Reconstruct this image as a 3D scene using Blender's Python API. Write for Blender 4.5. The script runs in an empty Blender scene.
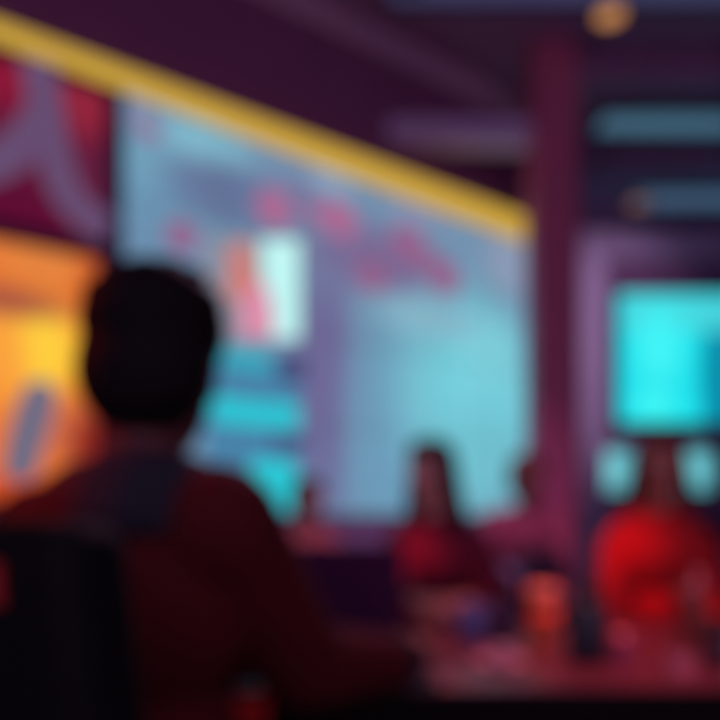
import bpy, bmesh, math, random
from mathutils import Vector, Matrix, Euler
random.seed(7)
sc = bpy.context.scene
COL = sc.collection
PI = math.pi
CAMZ, F = 1.05, 700.0
HX, HY = 360.0, 520.0          # principal point of the shifted lens

# ------------------------------------------------------------------ helpers
def lin(c):
    def f(v):
        v = v / 255.0
        return v / 12.92 if v <= 0.04045 else ((v + 0.055) / 1.055) ** 2.4
    return (f(c[0]), f(c[1]), f(c[2]), 1.0)

def P(px, py, Y):
    """point seen at a pixel, at a given depth"""
    return Vector(((px - HX) * Y / F, Y, CAMZ + (HY - py) * Y / F))

def mat(name, rgb, rough=0.6, metal=0.0, var=0.12, scale=18.0, spec=0.5, sheen=0.0, coat=0.0, bump=0.0):
    m = bpy.data.materials.new(name); m.use_nodes = True
    nt = m.node_tree; b = nt.nodes['Principled BSDF']
    b.inputs['Roughness'].default_value = rough
    b.inputs['Metallic'].default_value = metal
    b.inputs['Specular IOR Level'].default_value = spec
    b.inputs['Coat Weight'].default_value = coat
    b.inputs['Sheen Weight'].default_value = sheen
    tc = nt.nodes.new('ShaderNodeTexCoord')
    nz = nt.nodes.new('ShaderNodeTexNoise'); nz.inputs['Scale'].default_value = scale
    nz.inputs['Detail'].default_value = 4
    nt.links.new(tc.outputs['Object'], nz.inputs['Vector'])
    mx = nt.nodes.new('ShaderNodeMix'); mx.data_type = 'RGBA'
    c = lin(rgb)
    mx.inputs[6].default_value = tuple(v * (1 - var) for v in c[:3]) + (1,)
    mx.inputs[7].default_value = tuple(min(1, v * (1 + var)) for v in c[:3]) + (1,)
    nt.links.new(nz.outputs['Fac'], mx.inputs[0])
    nt.links.new(mx.outputs[2], b.inputs['Base Color'])
    if bump:
        bp = nt.nodes.new('ShaderNodeBump'); bp.inputs['Strength'].default_value = bump
        bp.inputs['Distance'].default_value = 0.004
        nt.links.new(nz.outputs['Fac'], bp.inputs['Height'])
        nt.links.new(bp.outputs['Normal'], b.inputs['Normal'])
    return m

def emit(name, rgb, strength=1.0):
    m = bpy.data.materials.new(name); m.use_nodes = True
    b = m.node_tree.nodes['Principled BSDF']
    b.inputs['Base Color'].default_value = (0.004, 0.004, 0.004, 1)
    b.inputs['Roughness'].default_value = 0.5
    b.inputs['Specular IOR Level'].default_value = 0.15
    b.inputs['Emission Color'].default_value = lin(rgb)
    b.inputs['Emission Strength'].default_value = strength
    return m

def screen_mat(name, base, blobs, strength=1.0):
    """lit screen face: soft colour fields mixed in object space (x along, z up)
    blob = (x, z, rx, rz, rgb, amount, boxy)"""
    m = emit(name, base, strength)
    nt = m.node_tree; b = nt.nodes['Principled BSDF']
    tc = nt.nodes.new('ShaderNodeTexCoord'); sp = nt.nodes.new('ShaderNodeSeparateXYZ')
    nt.links.new(tc.outputs['Object'], sp.inputs[0])
    def math_(op, a, bb):
        n = nt.nodes.new('ShaderNodeMath'); n.operation = op
        for i, v in enumerate((a, bb)):
            if v is None: continue
            if hasattr(v, 'links') or hasattr(v, 'is_linked'): nt.links.new(v, n.inputs[i])
            else: n.inputs[i].default_value = v
        return n.outputs[0]
    cur = None
    for (x, z, rx, rz, rgb, amt, boxy) in blobs:
        dx = math_('ABSOLUTE', math_('DIVIDE', math_('SUBTRACT', sp.outputs[0], x), rx), None)
        dz = math_('ABSOLUTE', math_('DIVIDE', math_('SUBTRACT', sp.outputs[2], z), rz), None)
        if boxy: d = math_('MAXIMUM', dx, dz)
        else: d = math_('SQRT', math_('ADD', math_('MULTIPLY', dx, dx), math_('MULTIPLY', dz, dz)), None)
        mr = nt.nodes.new('ShaderNodeMapRange'); mr.interpolation_type = 'SMOOTHSTEP'
        mr.inputs['From Min'].default_value = 0.85 if boxy else 0.35
        mr.inputs['From Max'].default_value = 1.15 if boxy else 1.3
        mr.inputs['To Min'].default_value = amt; mr.inputs['To Max'].default_value = 0
        nt.links.new(d, mr.inputs['Value'])
        mx = nt.nodes.new('ShaderNodeMix'); mx.data_type = 'RGBA'
        nt.links.new(mr.outputs[0], mx.inputs[0])
        if cur is None: mx.inputs[6].default_value = lin(base)
        else: nt.links.new(cur, mx.inputs[6])
        mx.inputs[7].default_value = lin(rgb)
        cur = mx.outputs[2]
    nt.links.new(cur, b.inputs['Emission Color'])
    return m

def link(name, me, m, parent=None):
    o = bpy.data.objects.new(name, me); COL.objects.link(o)
    if m is not None:
        for k in (m if isinstance(m, (list, tuple)) else [m]): me.materials.append(k)
    if parent is not None: o.parent = parent
    return o

def obj(name, bm, m, parent=None, smooth=False, bevel=0.0):
    bmesh.ops.recalc_face_normals(bm, faces=bm.faces)
    me = bpy.data.meshes.new(name)
    if smooth:
        for f in bm.faces: f.smooth = True
    bm.to_mesh(me); bm.free()
    o = link(name, me, m, parent)
    if bevel:
        md = o.modifiers.new('edge', 'BEVEL'); md.width = bevel; md.segments = 2; md.limit_method = 'ANGLE'
    return o

def box(bm, x0, x1, y0, y1, z0, z1, M=None):
    vs = [bm.verts.new((x, y, z)) for x in (x0, x1) for y in (y0, y1) for z in (z0, z1)]
    if M is not None:
        for v in vs: v.co = M @ v.co
    for q in ((0,1,3,2),(4,6,7,5),(0,4,5,1),(2,3,7,6),(0,2,6,4),(1,5,7,3)):
        bm.faces.new([vs[i] for i in q])
    return bm

def lathe(bm, prof, segs=32, c=(0, 0, 0)):
    rings = []
    for r, z in prof:
        if r < 1e-5: rings.append([bm.verts.new((c[0], c[1], c[2] + z))])
        else: rings.append([bm.verts.new((c[0] + r * math.cos(2*PI*k/segs), c[1] + r * math.sin(2*PI*k/segs), c[2] + z)) for k in range(segs)])
    for a, b in zip(rings, rings[1:]):
        for k in range(segs):
            k2 = (k + 1) % segs
            if len(a) == 1 and len(b) == 1: continue
            if len(a) == 1: bm.faces.new((a[0], b[k], b[k2]))
            elif len(b) == 1: bm.faces.new((a[k], a[k2], b[0]))
            else: bm.faces.new((a[k], a[k2], b[k2], b[k]))
    return bm

def tube(bm, pts, r, segs=10, close=True):
    pts = [Vector(p) for p in pts]
    rs = r if isinstance(r, (list, tuple)) else [r] * len(pts)
    rings = []; ref = None
    for i, p in enumerate(pts):
        t = (pts[min(i+1, len(pts)-1)] - pts[max(i-1, 0)]).normalized()
        if ref is None:
            ref = t.orthogonal().normalized()
        ref = (ref - t * ref.dot(t)).normalized()
        b = t.cross(ref)
        rings.append([bm.verts.new(p + (ref * math.cos(2*PI*k/segs) + b * math.sin(2*PI*k/segs)) * rs[i]) for k in range(segs)])
    for a, b in zip(rings, rings[1:]):
        for k in range(segs):
            k2 = (k+1) % segs; bm.faces.new((a[k], a[k2], b[k2], b[k]))
    if close:
        bm.faces.new(rings[0][::-1]); bm.faces.new(rings[-1])
    return bm

def prism(bm, pts, y0, y1):
    """polygon in the x-z plane given thickness along y"""
    a = [bm.verts.new((x, y0, z)) for x, z in pts]; b = [bm.verts.new((x, y1, z)) for x, z in pts]
    bm.faces.new(a); bm.faces.new(b[::-1])
    n = len(pts)
    for i in range(n): bm.faces.new((a[i], b[i], b[(i+1) % n], a[(i+1) % n]))
    return bm

def ribbon(bm, pts, w, y0, y1):
    """brush stroke of width w along pts (x,z), with thickness"""
    L, R = [], []
    for i, (x, z) in enumerate(pts):
        a = Vector(pts[max(i-1, 0)]); b = Vector(pts[min(i+1, len(pts)-1)])
        t = (b - a).normalized(); n = Vector((-t.y, t.x))
        ww = w[i] if isinstance(w, (list, tuple)) else w
        L.append(Vector((x, z)) + n * ww / 2); R.append(Vector((x, z)) - n * ww / 2)
    for i in range(len(pts) - 1):
        prism(bm, [tuple(L[i]), tuple(L[i+1]), tuple(R[i+1]), tuple(R[i])], y0, y1)
    return bm

def rrect(cx, cz, hx, hz, r, n=5):
    out = []
    for sx, sz, a0 in ((1,1,0),(-1,1,90),(-1,-1,180),(1,-1,270)):
        for k in range(n + 1):
            a = math.radians(a0 + 90 * k / n)
            out.append((cx + sx*(hx-r) + r*math.cos(a), cz + sz*(hz-r) + r*math.sin(a)))
    return out

def ellip(cx, cz, rx, rz, n=24, rot=0.0, wob=0.0):
    out = []
    for k in range(n):
        a = 2*PI*k/n; s = 1 + wob * math.sin(5*a + cx*40)
        x, z = rx*math.cos(a)*s, rz*math.sin(a)*s
        out.append((cx + x*math.cos(rot) - z*math.sin(rot), cz + x*math.sin(rot) + z*math.cos(rot)))
    return out

def thing(name, label, cat, loc=(0, 0, 0), rotz=0.0, group=None):
    o = bpy.data.objects.new(name, None); COL.objects.link(o)
    o.location = loc; o.rotation_euler = (0, 0, rotz); o.empty_display_size = 0.1
    o['label'] = label; o['category'] = cat
    if group: o['group'] = group
    return o
def tag(o, label, cat, group=None):
    o['label'] = label; o['category'] = cat
    if group: o['group'] = group
    return o
def struct(name, bm, m, **k):
    o = obj(name, bm, m, **k); o['kind'] = 'structure'; return o
def dup(root, loc, rotz, label, group=None):
    r = root.copy(); COL.objects.link(r); r.location = loc; r.rotation_euler = (0, 0, rotz); r['label'] = label
    if group: r['group'] = group
    for ch in list(root.children):
        c = ch.copy(); COL.objects.link(c); c.parent = r
        for g in list(ch.children):
            d = g.copy(); COL.objects.link(d); d.parent = c
    return r

# ------------------------------------------------------------------ materials
M_floor = mat('floor_dark_resin', (70, 52, 66), 0.35, var=.2, scale=3)
M_ceil = mat('ceiling_paint', (165, 112, 158), 0.85, var=.15, scale=2)
M_fascia = mat('fascia_paint', (142, 82, 124), 0.8, var=.15, scale=2)
M_dado = mat('lilac_paint', (190, 160, 200), 0.8, var=.08, scale=3)
M_wallm = mat('plum_paint', (140, 96, 140), 0.8, var=.12, scale=2)
M_cornice = mat('mauve_plaster', (205, 165, 195), 0.7, var=.08)
M_frame_l = mat('lilac_lacquer', (205, 180, 218), 0.5, var=.08)
M_col = mat('maroon_plaster', (196, 92, 128), 0.6, var=.15, scale=4)
M_black = mat('black_plastic', (16, 15, 19), 0.5, var=.2)
M_metal = mat('dark_metal', (48, 46, 54), 0.35, 0.9, var=.1)
M_leather = mat('black_leather', (4, 4, 6), 0.75, spec=.2, var=.25, scale=60, bump=.2)
M_table = mat('table_laminate', (98, 46, 60), 0.38, var=.12, scale=6)
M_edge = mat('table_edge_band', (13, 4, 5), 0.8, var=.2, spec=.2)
M_redtag = mat('red_fabric', (165, 22, 24), 0.7)
M_redplastic = mat('red_plastic', (235, 30, 28), 0.5)

# ------------------------------------------------------------------ the room
CEIL, BACK, RIGHT, LEFT = 3.98, 7.0, 3.9, -2.75
D = Vector((2.808, 1.971, 0.0)).normalized()
NRM = Vector((D.y, -D.x, 0.0))                       # faces the room
O = Vector((-1.558, 3.029, 0.0)) - NRM * .055
ANG = math.atan2(D.y, D.x)
def W(px, py):
    """pixel -> (u, z) on the angled wall"""
    r = Vector(((px - HX) / F, 1.0, (HY - py) / F)); c = Vector((0, 0, CAMZ))
    t = (O + NRM * .06 - c).dot(NRM) / r.dot(NRM); q = c + r * t
    return ((q - O).dot(D), q.z)
def at_u(u): return O + D * u
u_l = (LEFT - O.x) / D.x
U_END = 3.62
corner = at_u(U_END)

bm = bmesh.new(); box(bm, LEFT, RIGHT, -2.6, BACK, -0.12, 0); struct('floor', bm, M_floor)
bm = bmesh.new(); box(bm, LEFT, RIGHT, -1.0, BACK, CEIL, CEIL + .15); struct('ceiling', bm, M_ceil)
bm = bmesh.new(); box(bm, LEFT - .12, LEFT, -1.4, at_u(u_l).y, 0, CEIL); struct('wall_left', bm, M_wallm)
bm = bmesh.new(); box(bm, RIGHT, RIGHT + .12, -1.4, BACK, 0, CEIL); struct('wall_right', bm, M_wallm)
bm = bmesh.new(); box(bm, corner.x - .1, RIGHT, BACK, BACK + .12, 0, CEIL); struct('wall_back', bm, M_wallm)
bm = bmesh.new(); box(bm, corner.x - .12, corner.x, corner.y, BACK, 0, CEIL); struct('wall_passage', bm, M_wallm)
bm = bmesh.new(); box(bm, u_l, U_END, 0, .12, 0, CEIL)
wa = struct('wall_angled', bm, M_fascia); wa.location = O; wa.rotation_euler = (0, 0, ANG)
# lilac dado and its cap rail along the angled wall, cornice at the ceiling
def on_wall(o, u=0.0, z=0.0, y=0.0):
    p = at_u(u) - NRM * y
    o.location = (p.x, p.y, z); o.rotation_euler = (0, 0, ANG); return o
bm = bmesh.new(); box(bm, u_l + .03, U_END - .02, -.025, 0, .10, 1.03); box(bm, u_l + .03, U_END - .02, -.05, 0, 1.03, 1.06)
on_wall(struct('trim_1', bm, M_dado, bevel=.004))
bm = bmesh.new()
prism_pts = [(0, 0), (-.03, 0), (-.05, .03), (-.09, .06), (-.09, .10), (0, .10)]
a = [bm.verts.new((u_l + .08, y, CEIL - .10 + z)) for y, z in prism_pts]
b = [bm.verts.new((U_END - .02, y, CEIL - .10 + z)) for y, z in prism_pts]
bm.faces.new(a); bm.faces.new(b[::-1])
for i in range(6): bm.faces.new((a[i], b[i], b[(i+1) % 6], a[(i+1) % 6]))
on_wall(struct('trim_2', bm, M_cornice))
bm = bmesh.new(); box(bm, u_l + .03, U_END - .02, -.02, 0, 0, .10); on_wall(struct('baseboard_angled', bm, M_edge))
bm = bmesh.new(); box(bm, corner.x, RIGHT, BACK - .02, BACK, 0, .10); struct('baseboard_back', bm, M_edge)

# column with plinth and collar
CX0, CX1, CY0, CY1 = 1.055, 1.325, 4.25, 4.50
bm = bmesh.new(); box(bm, CX0, CX1, CY0, CY1, 0, CEIL)
struct('column', bm, M_col, bevel=.012)
bm = bmesh.new(); box(bm, CX0 - .03, CX1 + .03, CY0 - .03, CY1 + .03, 0, .16); struct('trim_3', bm, M_edge, bevel=.006)
# tie beam from the column to the angled wall
bm = bmesh.new(); zb = CAMZ + (HY - 128) * 4.3 / F
ub = (4.39 - O.y) / D.y
box(bm, at_u(ub).x - .12, CX0, 4.31, 4.47, zb - .075, zb + .075); struct('ceiling_beam', bm, M_frame_l, bevel=.01)
# dark ceiling beams across the right-hand bay
for i, yb in enumerate((4.55, 5.72)):
    bm = bmesh.new(); box(bm, CX1 + .02 if i == 0 else corner.x, RIGHT, yb - .12, yb + .12, CEIL - .10, CEIL)
    struct('ceiling_beam', bm, M_ceil, bevel=.01)

# ------------------------------------------------------------------ back wall bay: portal frame, screens
def back(px, py, Y=BACK): return P(px, py, Y)
f0 = back(577, 234); f1 = back(602, 262)
xr = 3.86
bm = bmesh.new()
box(bm, f0.x, f1.x, BACK - .12, BACK, 0.10, f0.z); box(bm, f1.x, xr, BACK - .12, BACK, f1.z, f0.z)
struct('trim_4', bm, M_frame_l, bevel=.01)

s0 = back(616, 293, BACK - .1); s1 = back(768, 423, BACK - .1)
scr = thing('wall_screen', 'large glowing cyan screen high on the back wall right of the column', 'screen', ((s0.x + s1.x) / 2, BACK - .06, s1.z))
hw, hh = (s1.x - s0.x) / 2, (s0.z - s1.z)
bm = bmesh.new()
box(bm, -hw - .03, hw + .03, -.02, .03, -.03, hh + .03)
obj('casing', bm, M_black, scr, bevel=.006)
def sp(px, py):
    q = back(px, py, BACK - .1); return (q.x - (s0.x + s1.x) / 2, q.z - s1.z)
def sblob(px, py, rx, ry, rgb, amt=1.0, boxy=False):
    x, z = sp(px, py); k = (BACK - .1) / F
    return (x, z, rx * k, ry * k, rgb, amt, boxy)
m = screen_mat('cyan_screen_picture', (8, 136, 168), [
    sblob(662, 362, 42, 72, (30, 226, 236), 1, True), sblob(680, 312, 60, 20, (72, 216, 224), .9, True),
    sblob(660, 345, 26, 45, (64, 244, 246), 1), sblob(655, 405, 24, 18, (62, 246, 246), 1),
    sblob(720, 375, 22, 42, (0, 138, 168), .9), sblob(612, 360, 8, 80, (28, 128, 160), .9, True)])
bm = bmesh.new(); box(bm, -hw, hw, -.032, -.02, 0, hh); obj('picture', bm, m, scr)
bm = bmesh.new()
for k in range(7):
    z = hh * (.2 + .09 * k); box(bm, hw * .42, hw * (.55 + .3 * ((k * 37) % 10) / 10), -.034, -.032, z, z + .035)
obj('data_rows', bm, emit('screen_teal_rows', (40, 170, 195)), scr)
bm = bmesh.new(); box(bm, -.3, .3, .03, .06, hh * .3, hh * .7); obj('bracket', bm, M_metal, scr)

t0 = back(590, 450, BACK - .06); t1 = back(711, 491, BACK - .06)
st = thing('display_strip', 'low pale cyan display strip under the big cyan screen, behind the red jacket person', 'display', ((t0.x + t1.x) / 2, BACK - .05, t1.z))
w2, h2 = (t1.x - t0.x) / 2, t0.z - t1.z
bm = bmesh.new(); box(bm, -w2 - .02, w2 + .02, -.01, .05, -.02, h2 + .02); obj('casing', bm, M_black, st, bevel=.005)
bm = bmesh.new(); box(bm, -w2, w2, -.018, -.01, 0, h2); obj('picture', bm, screen_mat('strip_picture', (92, 180, 196), [
    (-w2 * .72, h2 * .5, .2, .25, (122, 214, 222), 1, False), (w2 * .7, h2 * .5, .2, .2, (112, 204, 214), 1, False), (0, h2*.5, .25, .6, (70, 120, 150), .8, False)]), st)
bm = bmesh.new()
for k in range(9): box(bm, -w2 + .05 + k * w2 * .21, -w2 + .05 + k * w2 * .21 + .09, -.02, -.018, h2 * .12, h2 * .2)
obj('caption_marks', bm, emit('strip_marks', (60, 140, 160)), st)

# ------------------------------------------------------------------ LED video wall on the angled wall
ua, _ = W(125, 200); ub_, _ = W(541, 300)
ZB = 1.075
ZT = 3.10
def top_at(x): return 3.121 - .033 * (x + ua) - ZB - .008          # just under the light bar
vw = thing('video_wall', 'tall pale blue LED video wall under the yellow light bar', 'screen', (0, 0, 0))
on_wall(vw, ua, ZB)
def V(px, py):
    u, z = W(px, py); return (u - ua, z - ZB)
def vblob(px, py, rx, ry, rgb, amt=1.0, boxy=False):
    x, z = V(px, py); x2, _ = V(px + rx, py); x1, _ = V(px - rx, py); _, z2 = V(px, py - ry)
    return (x, z, (x2 - x1) / 2, abs(z2 - z), rgb, amt, boxy)
WV, HV = ub_ - ua, ZT - ZB
bm = bmesh.new()
prism(bm, [(-.055, -.012), (WV + .03, -.012), (WV + .03, top_at(WV + .03)), (-.055, top_at(-.055))], -.05, 0)
obj('casing', bm, mat('slate_casing', (88, 92, 128), .5), vw, bevel=.004)
field = screen_mat('video_wall_picture', (114, 146, 176), [
    vblob(150, 190, 45, 90, (108, 152, 182)), vblob(205, 142, 52, 26, (128, 184, 204)), vblob(152, 165, 30, 26, (114, 164, 190), .9),
    vblob(232, 195, 75, 36, (100, 116, 154)), vblob(140, 118, 16, 22, (138, 138, 168), .8), vblob(160, 245, 40, 40, (106, 140, 172), .8),
    vblob(330, 180, 26, 15, (142, 166, 192)), vblob(300, 200, 40, 26, (124, 116, 156), .8),
    vblob(382, 262, 80, 42, (124, 104, 148), .95), vblob(326, 370, 38, 130, (110, 104, 150)), vblob(330, 470, 30, 60, (108, 104, 150), .7),
    vblob(382, 410, 40, 110, (110, 154, 184), .9), vblob(395, 480, 50, 60, (108, 158, 188), .8),
    vblob(475, 395, 78, 110, (118, 206, 220), 1), vblob(480, 460, 60, 60, (112, 192, 208), .8), vblob(490, 350, 30, 40, (128, 208, 222), .8), vblob(430, 318, 60, 22, (134, 182, 200), .9),
    vblob(508, 262, 26, 40, (142, 156, 182), .9), vblob(420, 215, 40, 14, (140, 148, 180), .7)])
bm = bmesh.new(); prism(bm, [(0, .008), (WV, .008), (WV, top_at(WV) - .006), (0, top_at(0) - .006)], -.056, -.05); obj('picture', bm, field, vw)
bm = bmesh.new()
for k in range(1, 6): box(bm, WV * k / 6 - .002, WV * k / 6 + .002, -.0575, -.056, .008, top_at(WV * k / 6) - .008)
for k in range(1, 4): box(bm, 0, WV, -.0575, -.056, HV * k / 4 - .002, HV * k / 4 + .002)
obj('seam', bm, M_black, vw)
# pink blossom-shaped map marks
pink = emit('pink_marks', (172, 104, 146)); pink2 = emit('rose_marks', (150, 96, 138))
for i, (px, py, r) in enumerate(((274, 209, 17), (340, 219, 16), (318, 213, 8), (409, 243, 15), (446, 278, 13), (372, 276, 13), (182, 236, 15), (430, 262, 9), (152, 132, 8))):
    x, z = V(px, py); x2, _ = V(px + r, py); rr = (x2 - x)
    bm = bmesh.new()
    for k in range(6):
        a = 2*PI*k/6 + i
        prism(bm, ellip(x + rr*.7*math.cos(a), z + rr*.62*math.sin(a), rr*.55, rr*.36, 14, a), -.06, -.057)
    prism(bm, ellip(x, z, rr*.42, rr*.42, 16), -.0615, -.0602)
    obj('pink_mark', bm, pink2 if i in (3, 4, 5, 6, 7, 8) else pink, vw)
# bright picture tile with a standing coral and pink figure
def VP(pts): return [V(*p) for p in pts]
tile = None
bm = bmesh.new(); prism(bm, VP([(206, 238), (301, 238), (301, 341), (206, 341)]), -.064, -.057)
tile = obj('picture_tile', bm, emit('tile_grey', (142, 142, 158)), vw)
bm = bmesh.new(); prism(bm, VP([(260, 240), (299, 240), (299, 339), (268, 339), (262, 300)]), -.068, -.0642)
obj('bright_backdrop', bm, emit('tile_white_cyan', (192, 246, 244)), tile)
bm = bmesh.new(); prism(bm, VP([(231, 246), (238, 241), (246, 243), (250, 250), (250, 262), (256, 275), (258, 292), (246, 306), (228, 300), (226, 280), (230, 266), (229, 254)]), -.072, -.0682)
obj('coral_figure', bm, emit('tile_coral', (208, 126, 118)), tile)
bm = bmesh.new(); prism(bm, VP([(246, 290), (262, 282), (270, 300), (273, 337), (238, 337), (240, 312)]), -.075, -.0722)
obj('pink_garment', bm, emit('tile_pink', (222, 142, 172)), tile)
# stacked cyan headline blocks with dark counters
cy = emit('headline_cyan', (42, 198, 212)); cy2 = emit('headline_teal', (52, 170, 190)); dk = emit('headline_slate', (72, 76, 122)); mdm = emit('headline_blue', (72, 130, 168))
def vr(name, x0, y0, x1, y1, m, y=-.062, r=.3):
    a_, b_ = V(x0, y0), V(x1, y1)
    cx, cz, hx, hz = (a_[0] + b_[0]) / 2, (a_[1] + b_[1]) / 2, abs(b_[0] - a_[0]) / 2, abs(b_[1] - a_[1]) / 2
    bm = bmesh.new(); prism(bm, rrect(cx, cz, hx, hz, r * min(hx, hz)), y, -.057)
    return obj(name, bm, m, vw)
vr('text_backing', 206, 343, 300, 508, mdm, -.0585, .05)
vr('headline_block', 222, 346, 270, 372, cy2); vr('headline_block', 212, 396, 299, 430, cy); vr('headline_block', 250, 458, 296, 512, cy)
vr('dark_counter', 278, 352, 306, 384, dk); vr('dark_counter', 272, 434, 306, 452, dk)

# yellow light bar along the top
l1, _ = W(538, 225)
lb = thing('light_bar', 'long glowing yellow light bar along the top of the video wall', 'light')
LU0 = u_l + .12; LL = l1 - LU0; zc = 3.08
on_wall(lb, LU0, zc)
zt = lambda u: 3.217 - .004 * (u + LU0) - zc          # the bar is a little deeper at its far end
zl = lambda u: 3.121 - .033 * (u + LU0) - zc
def bar(bm, u0, u1, g, y0, y1): return prism(bm, [(u0, zl(u0) - g), (u1, zl(u1) - g), (u1, zt(u1) + g), (u0, zt(u0) + g)], y0, y1)
obj('housing', bar(bmesh.new(), 0, LL, 0, -.03, 0), M_metal, lb)
obj('diffuser', bar(bmesh.new(), .01, LL - .01, -.004, -.055, -.03), emit('yellow_diffuser', (210, 168, 64)), lb, bevel=.008)
for u in (0, LL - .02): obj('end_cap', bar(bmesh.new(), u, u + .02, .004, -.058, -.002), M_black, lb)

# ------------------------------------------------------------------ maroon sign with brush strokes
bu0, _ = W(-230, 200); bu1, _ = W(110, 200); _, bz0 = W(60, 236)
ban = thing('wall_sign', 'maroon sign with mauve brush strokes left of the video wall, glow added', 'sign'); on_wall(ban, bu0, bz0)
BW, BH = bu1 - bu0, zc - .01 - bz0
def B(px, py):
    u, z = W(px, py); return (u - bu0, z - bz0)
def bblob(px, py, rx, ry, rgb, amt=1.0, boxy=False):
    x, z = B(px, py); x2, _ = B(px + rx, py); _, z2 = B(px, py - ry)
    return (x, z, x2 - x, abs(z2 - z), rgb, amt, boxy)
bm = bmesh.new(); box(bm, 0, BW, -.04, 0, 0, BH); obj('casing', bm, M_edge, ban, bevel=.004)
bm = bmesh.new(); box(bm, .015, BW - .015, -.046, -.04, .015, BH - .015)
obj('sign_face', bm, screen_mat('maroon_face', (98, 22, 54), [bblob(85, 95, 40, 50, (146, 36, 60)), bblob(10, 60, 40, 55, (140, 22, 54)), bblob(20, 215, 60, 45, (92, 10, 48)), bblob(90, 180, 25, 40, (98, 30, 62))]), ban)  # emission stands in for light falling on the maroon panel
mv = emit('mauve_stroke', (102, 76, 112))  # strokes glow too, instead of being lit from the room
def smooth(pts, n=6):
    out = []
    for i in range(len(pts) - 1):
        p0, p1, p2, p3 = pts[max(i-1, 0)], pts[i], pts[i+1], pts[min(i+2, len(pts)-1)]
        for k in range(n):
            t = k / n
            out.append(tuple(.5*((2*p1[j]) + (-p0[j]+p2[j])*t + (2*p0[j]-5*p1[j]+4*p2[j]-p3[j])*t*t + (-p0[j]+3*p1[j]-3*p2[j]+p3[j])*t**3) for j in (0, 1)))
    out.append(pts[-1]); return out
bm = bmesh.new(); ribbon(bm, [B(*p) for p in smooth([(38, 58), (44, 95), (52, 140), (64, 185), (84, 212), (109, 228)])], .15, -.056, -.0465)
obj('brush_stroke', bm, mv, ban)
bm = bmesh.new(); ribbon(bm, [B(*p) for p in smooth([(50, 100), (32, 132), (8, 155), (-22, 166), (-60, 160)])], .15, -.058, -.0462)
obj('brush_stroke', bm, mv, ban)
bm = bmesh.new(); ribbon(bm, [B(*p) for p in smooth([(-90, 80), (-100, 120), (-95, 170), (-75, 205)])], .11, -.056, -.0465)
obj('brush_stroke', bm, mv, ban)

# ------------------------------------------------------------------ orange light box
ou0, _ = W(-200, 300); ou1, _ = W(100, 300); _, oz1 = W(40, 247); _, oz0 = W(20, 505)
lbx = thing('light_box', 'glowing orange and yellow light box on the wall behind the dark haired man', 'light box'); on_wall(lbx, ou0, oz0)
OW, OH = ou1 - ou0, min(oz1, bz0 - .02) - oz0
def L(px, py):
    u, z = W(px, py); return (u - ou0, z - oz0)
def lblob(px, py, rx, ry, rgb, amt=1.0, boxy=False):
    x, z = L(px, py); x2, _ = L(px + rx, py); _, z2 = L(px, py - ry)
    return (x, z, x2 - x, abs(z2 - z), rgb, amt, boxy)
bm = bmesh.new(); box(bm, 0, OW, -.09, 0, 0, OH); obj('casing', bm, mat('lightbox_casing', (120, 30, 30), .5), lbx, bevel=.006)
bm = bmesh.new(); box(bm, .02, OW - .02, -.1, -.09, .02, OH - .02)
obj('lit_face', bm, screen_mat('orange_face', (232, 120, 50), [
    lblob(45, 268, 60, 20, (228, 132, 62)), lblob(95, 300, 22, 60, (200, 76, 34), .8),
    lblob(35, 350, 62, 56, (255, 176, 54)), lblob(42, 350, 34, 44, (255, 206, 62)), lblob(0, 360, 30, 60, (250, 160, 62), .8),
    lblob(0, 302, 78, 19, (168, 84, 64), .95), lblob(62, 432, 36, 34, (214, 112, 72), .9), lblob(98, 450, 36, 52, (138, 26, 24), .95), lblob(10, 490, 60, 20, (206, 76, 36), .9)]), lbx)
bm = bmesh.new(); prism(bm, [L(*p) for p in ((26, 384), (44, 382), (54, 391), (52, 414), (41, 450), (34, 476), (16, 483), (1, 474), (4, 446), (14, 408))], -.108, -.1002)
obj('slate_silhouette', bm, emit('slate_shape', (114, 108, 130)), lbx)
bm = bmesh.new()
for k in range(4): prism(bm, [L(-150 + 34*k, 330 + 6*k), L(-128 + 34*k, 330 + 6*k), L(-134 + 34*k, 440), L(-156 + 34*k, 440)], -.104, -.1002)
obj('amber_bars', bm, emit('amber_bars', (255, 196, 80)), lbx)

# ------------------------------------------------------------------ ceiling lights
def ceiling_panel(x0, x1, y0, y1, rgb, label, blobs=()):
    t = thing('ceiling_light', label, 'light', ((x0 + x1) / 2, (y0 + y1) / 2, CEIL), 0, 'blue ceiling light panels')
    a, b = (x1 - x0) / 2, (y1 - y0) / 2
    bm = bmesh.new()
    box(bm, -a, a, -b, -b + .03, -.04, 0); box(bm, -a, a, b - .03, b, -.04, 0); box(bm, -a, -a + .03, -b + .03, b - .03, -.04, 0); box(bm, a - .03, a, -b + .03, b - .03, -.04, 0)
    obj('frame', bm, M_metal, t)
    bm = bmesh.new(); box(bm, -a + .03, a - .03, -b + .03, b - .03, -.03, -.002)
    obj('diffuser', bm, emit('panel_diffuser', rgb), t)
ceiling_panel(.14, 3.2, 3.55, 3.96, (62, 60, 96), 'dim blue ceiling light panel nearest the top edge of the photo')
ceiling_panel(1.72, 3.6, 4.97, 5.27, (70, 104, 128), 'brightest blue ceiling light panel, the middle one of the three')
ceiling_panel(2.42, 3.7, 6.12, 6.52, (66, 92, 120), 'blue ceiling light panel farthest back, beside the dim downlight')
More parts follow.
